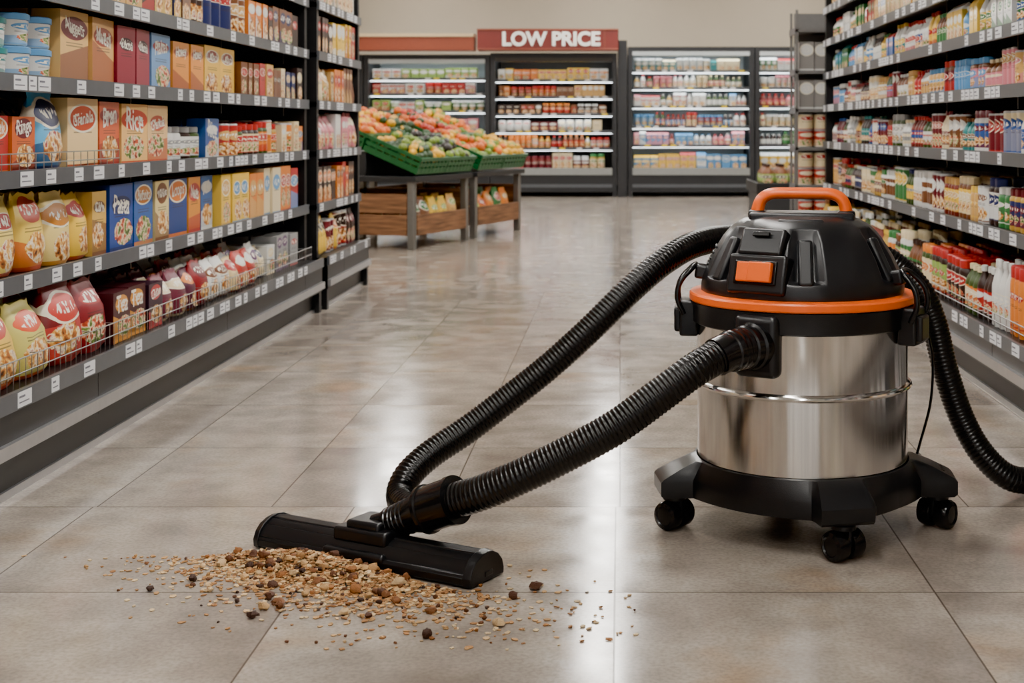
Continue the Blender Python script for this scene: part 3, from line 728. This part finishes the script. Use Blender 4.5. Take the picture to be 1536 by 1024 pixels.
for z,fn in ((.078,lambda r:blend(r,.93)),(.084,lambda r:r),(.112,lambda r:r),(.119,lambda r:blend(r,.93)),(.140,lambda r:blend(r,.5)),(.154,lambda r:blend(r,.14)),(.156,lambda r:.2345),(.11,lambda r:.2335)):
    rg=[]
    for i in range(N):
        a=2*math.pi*i/N; r=fn(outline(a)); rg.append(bm.verts.new(VC+Vector((r*math.cos(a),r*math.sin(a),z))))
    rings.append(rg)
for a,b in zip(rings,rings[1:]):
    for i in range(N): bm.faces.new((a[i],a[(i+1)%N],b[(i+1)%N],b[i]))
bm.faces.new(rings[0][::-1]); bm.faces.new(rings[-1])
finish('dolly_base',bm,M_black,vac,angle=32)
bm=bmesh.new()
for la,rl,w in lugs:
    bbox(bm,-.036,.036,-.037,.03,-.004,.006,0,RM(la,rl-.045,.1275,-19))
finish('lug_pads',bm,M_black,vac,bevel=.002)
bm=bmesh.new()
for la,rl,w in lugs:
    for k in (-1,0,1): bbox(bm,k*.02-.006,k*.02+.006,-.028,.020,.004,.008,0,RM(la,rl-.045,.1275,-19))
finish('lug_grilles',bm,M_black2,vac,bevel=.002)
def caster(cx,cy,dg):
    bm=bmesh.new(); M=Matrix.Translation((cx,cy,.0315))@Matrix.Rotation(math.radians(dg),4,'Z')@Matrix.Rotation(math.pi/2,4,'Y')
    pr=[(.010,-.018),(.022,-.017),(.029,-.014),(.0315,-.008),(.0315,.010),(.029,.016),(.0215,.0195),(.019,.0165),(.008,.0175)]
    for s in (-1,1):
        Ms=M@Matrix.Translation((0,0,s*.0195))
        lathe(bm,pr if s>0 else [(r,-z) for r,z in pr][::-1],32,Ms)
    finish('caster_wheel',bm,M_black2,vac,angle=40)
    bm=bmesh.new(); Mf=Matrix.Translation((cx,cy,0))@Matrix.Rotation(math.radians(dg),4,'Z')
    bbox(bm,-.004,.004,-.022,.022,.03,.075,0,Mf); lathe(bm,[(.026,.062),(.026,.074),(.016,.078),(.014,.092)],24,Matrix.Translation((cx,cy,0)))
    finish('caster_fork',bm,M_black,vac,bevel=.002)
for (la,rl,w),dg in zip(lugs,(48,35,-42,0)):
    t=math.radians(la); caster(VC.x+math.cos(t)*(rl-.038),VC.y+math.sin(t)*(rl-.038),dg)
def hose(name,pts,r,pitch=.0096,amp=.0024,smooth_start=0):
    P,L=resample(catmull(pts,20),pitch/4)
    def rf(i,s):
        k=1.0 if s>smooth_start else .25
        return r-amp*k*(0.5-0.5*math.cos(2*math.pi*(i%4)/4))*1.0
    bm=bmesh.new(); sweep(bm,P,rf,n=24); finish(name,bm,M_hose,vac,angle=75)
hose('front_hose',[(.202,2.825,.419),(.147,2.79,.393),(.073,2.77,.343),(-.013,2.75,.286),(-.105,2.74,.238),(-.196,2.735,.195),(-.275,2.745,.160),(-.335,2.765,.139)],.0355)
hose('long_hose',[(-.405,2.86,.092),(-.445,2.905,.09),(-.466,2.955,.102),(-.455,2.99,.134),(-.412,3.03,.170),(-.339,3.07,.213),(-.253,3.10,.274),(-.165,3.12,.341),(-.075,3.14,.419),(.015,3.17,.503),(.10,3.22,.570),(.18,3.29,.606),(.28,3.37,.615),(.405,3.405,.61),(.53,3.40,.595),(.64,3.37,.565),(.715,3.35,.50),(.755,3.35,.417),(.782,3.35,.305),(.822,3.35,.185),(.868,3.33,.10),(.93,3.32,.046),(1.01,3.35,.034),(1.09,3.42,.034)],.032,smooth_start=.09)
bm=bmesh.new()
pts,_=resample(catmull([(.63,3.16,.45),(.69,3.2,.44),(.722,3.22,.36),(.722,3.23,.25),(.70,3.24,.15),(.676,3.25,.06),(.66,3.27,.01),(.62,3.36,.005)],10),.01)
sweep(bm,pts,lambda i,s:.0032,n=8); finish('power_cord',bm,M_black2,vac)
u=Vector((.875,-.484,0)).normalized(); v=Vector((.484,.875,0)).normalized(); P0=Vector((-.771,2.914,0))
NM=Matrix(((u.x,v.x,0,P0.x),(u.y,v.y,0,P0.y),(0,0,1,0),(0,0,0,1)))
Lb=.555
prof=[(.004,.003),(.0,.008),(0,.020),(.004,.026),(.007,.026),(.013,.037),(.026,.047),(.029,.045),(.032,.049),(.044,.055),(.047,.053),(.050,.057),(.068,.0585),(.071,.056),(.074,.057),(.09,.052),(.105,.041),(.114,.028),(.117,.012),(.114,.003)]
def extr(bm,prof,x0,x1,cy=.0585,cz=.0,s0=1,s1=1,mi=0):
    A=[bm.verts.new(NM@Vector((x0,cy+(y-cy)*s0,.003+(z-.003)*s0))) for y,z in prof]
    B_=[bm.verts.new(NM@Vector((x1,cy+(y-cy)*s1,.003+(z-.003)*s1))) for y,z in prof]
    m=len(prof)
    for i in range(m): bm.faces.new((A[i],A[(i+1)%m],B_[(i+1)%m],B_[i]))
    bm.faces.new(A[::-1]); bm.faces.new(B_)
bm=bmesh.new(); extr(bm,prof,.012,Lb-.012); finish('nozzle_bar',bm,M_black,vac,bevel=.0008,seg=1,angle=28)
dprof=[(.0,.003),(-.002,.02),(.006,.038),(.02,.051),(.04,.059),(.06,.062),(.08,.059),(.1,.049),(.114,.034),(.120,.016),(.119,.003)]
bm=bmesh.new(); extr(bm,dprof,0,.016,s0=.93,s1=1); extr(bm,dprof,Lb-.018,Lb,s0=1,s1=.94)
bbox(bm,Lb-.001,Lb+.002,.05,.075,.012,.022,0,NM)
finish('nozzle_end_caps',bm,M_black,vac,bevel=.003,seg=2)
bm=bmesh.new(); bbox(bm,.20,.335,.02,.105,.040,.070,0,NM); bbox(bm,.225,.31,.03,.11,.05,.084,0,NM); bbox(bm,.19,.345,-.003,.02,.014,.034,0,NM)
finish('nozzle_pivot',bm,M_black,vac,bevel=.007,seg=3)
bm=bmesh.new()
npts=[(-.500,2.845,.064),(-.472,2.838,.074),(-.448,2.83,.084),(-.42,2.818,.097),(-.385,2.80,.114),(-.352,2.78,.130),(-.325,2.764,.142)]
P,L=resample(catmull(npts,10),.0025)
def nr(i,s):
    t=s/L
    if t<.12: return .026
    if t<.42: return .029+.006*(t-.12)/.3+(.0018 if int(s/.006)%2 else 0)
    if t<.6: return .035+.012*(t-.42)/.18
    if t<.64: return .050
    if t<.93: return .0465
    return .049
sweep(bm,P,nr,n=32); finish('nozzle_neck',bm,M_black2,vac,angle=30)
bm=bmesh.new()
P,L=resample(catmull([(-.385,2.80,.112),(-.395,2.83,.103),(-.408,2.865,.093)],8),.005)
sweep(bm,P,lambda i,s:.037,n=28); finish('hose_cuff',bm,M_black2,vac,angle=40)
# ---------------------------------------------------------------- spilled cereal
acc=Acc(); RR=random.Random(5)
tans=[S(212,170,116),S(196,150,96),S(222,188,140),S(182,130,76),S(164,112,62),S(228,202,158)]
browns=[S(108,66,38),S(86,52,34),S(136,86,48),S(62,40,30),S(160,102,50)]
def heaph(a,b): return .033*math.exp(-((a-.21)/.17)**2-((b-.05)/.05)**2)
def inbar(x,y):
    q=Vector((x,y,0))-P0; a=q.dot(u); b=q.dot(v); return -.004<a<Lb+.004 and -.008<b<.128
def pos():
    for _ in range(50):
        m=RR.random()
        if m<.55: a=RR.gauss(.23,.12); b=abs(RR.gauss(.05,.045))
        elif m<.88: a=RR.gauss(.25,.19); b=abs(RR.gauss(.085,.085))
        else: a=RR.gauss(.36,.33); b=RR.gauss(.09,.13)
        q=P0+u*a-v*b
        if not inbar(q.x,q.y) and 2.34<q.y<2.86 and q.x<.04: return q,a,b
    return P0-v*.05+u*.2,.2,.05
def flake(q,z,r,c):
    base=len(acc.v); n=7; rx=r*RR.uniform(.8,1.2); ry=r*RR.uniform(.6,.9)
    rot=Matrix.Rotation(RR.uniform(0,6.28),3,'Z')@Matrix.Rotation(RR.gauss(0,.35 if z>.002 else .12),3,'X')
    cup=r*RR.uniform(-.25,.25)
    for side in (0,1):
        for i in range(n):
            t=2*math.pi*i/n; k=RR.uniform(.85,1.1) if side==0 else 1
            p=Vector((rx*math.cos(t),ry*math.sin(t),(cup if i%2 else 0)+(.0012 if side else 0)))
            p=rot@p; acc.v.append((q.x+p.x,q.y+p.y,max(.0004+.0008*side,z+p.z+.001)))
    acc.face(tuple(base+n+i for i in range(n)),None,c,c,0)
    for i in range(n): acc.face((base+i,base+(i+1)%n,base+n+(i+1)%n,base+n+i),None,c,c,0)
def chunk(q,z,r,c):
    base=len(acc.v); n,m=8,5; s=(RR.uniform(.8,1.3),RR.uniform(.8,1.2),RR.uniform(.6,.85)); off=Vector((RR.random()*50,0,0))
    for j in range(m+1):
        t=math.pi*j/m
        for i in range(n):
            w=2*math.pi*i/n; d=Vector((math.sin(t)*math.cos(w),math.sin(t)*math.sin(w),math.cos(t)))
            k=1+.6*noise.noise(d*2.0+off); acc.v.append((q.x+d.x*r*s[0]*k,q.y+d.y*r*s[1]*k,max(.0004,z+r*s[2]+d.z*r*s[2]*k)))
    for j in range(m):
        for i in range(n): acc.face((base+j*n+i,base+(j+1)*n+i,base+(j+1)*n+(i+1)%n,base+j*n+(i+1)%n),None,c,c,0)
for i in range(4600):
    q,a,b=pos(); h=heaph(a,b)
    flake(q,h*RR.random()**.6 if h>.003 else .0,RR.uniform(.0026,.0074),vary(RR.choice(tans),.18))
for i in range(600):
    q,a,b=pos(); h=heaph(a,b); r=RR.uniform(.0022,.0052) if RR.random()<.86 else RR.uniform(.006,.0105)
    chunk(q,h*(.4+RR.random()*.6) if h>.004 else 0,r,vary(RR.choice(browns+tans[:3]),.15))
for x,y,r,c in ((-.83,2.70,.010,3),(-.16,2.655,.011,1),(-.20,2.60,.009,1),(-.50,2.63,.013,4),(-.45,2.62,.009,1),(-.72,2.77,.010,1),(-.58,2.68,.012,2),(-.66,2.72,.011,4)):
    chunk(Vector((x,y,0)),0,r,browns[c])
acc.build('spilled_cereal',M_crumb,None,angle=50)
# ---------------------------------------------------------------- world / camera
w=bpy.data.worlds.new('world'); sc.world=w; w.use_nodes=True
w.node_tree.nodes['Background'].inputs[0].default_value=(1,.98,.95,1); w.node_tree.nodes['Background'].inputs[1].default_value=1.7
cam=bpy.data.cameras.new('camera'); co=bpy.data.objects.new('camera',cam); sc.collection.objects.link(co)
co.location=(0,0,H); co.rotation_euler=(math.pi/2,0,0)
cam.sensor_width=36; cam.lens=2086/1536*36
cam.shift_x=-(930-768)/1536; cam.shift_y=-(512-192)/1536
cam.clip_end=100
cam.dof.use_dof=True; cam.dof.focus_distance=3.0; cam.dof.aperture_fstop=7
sc.camera=co
try:
    sc.view_settings.view_transform='AgX'; sc.view_settings.look='AgX - Punchy'
except Exception as ex: print(ex)
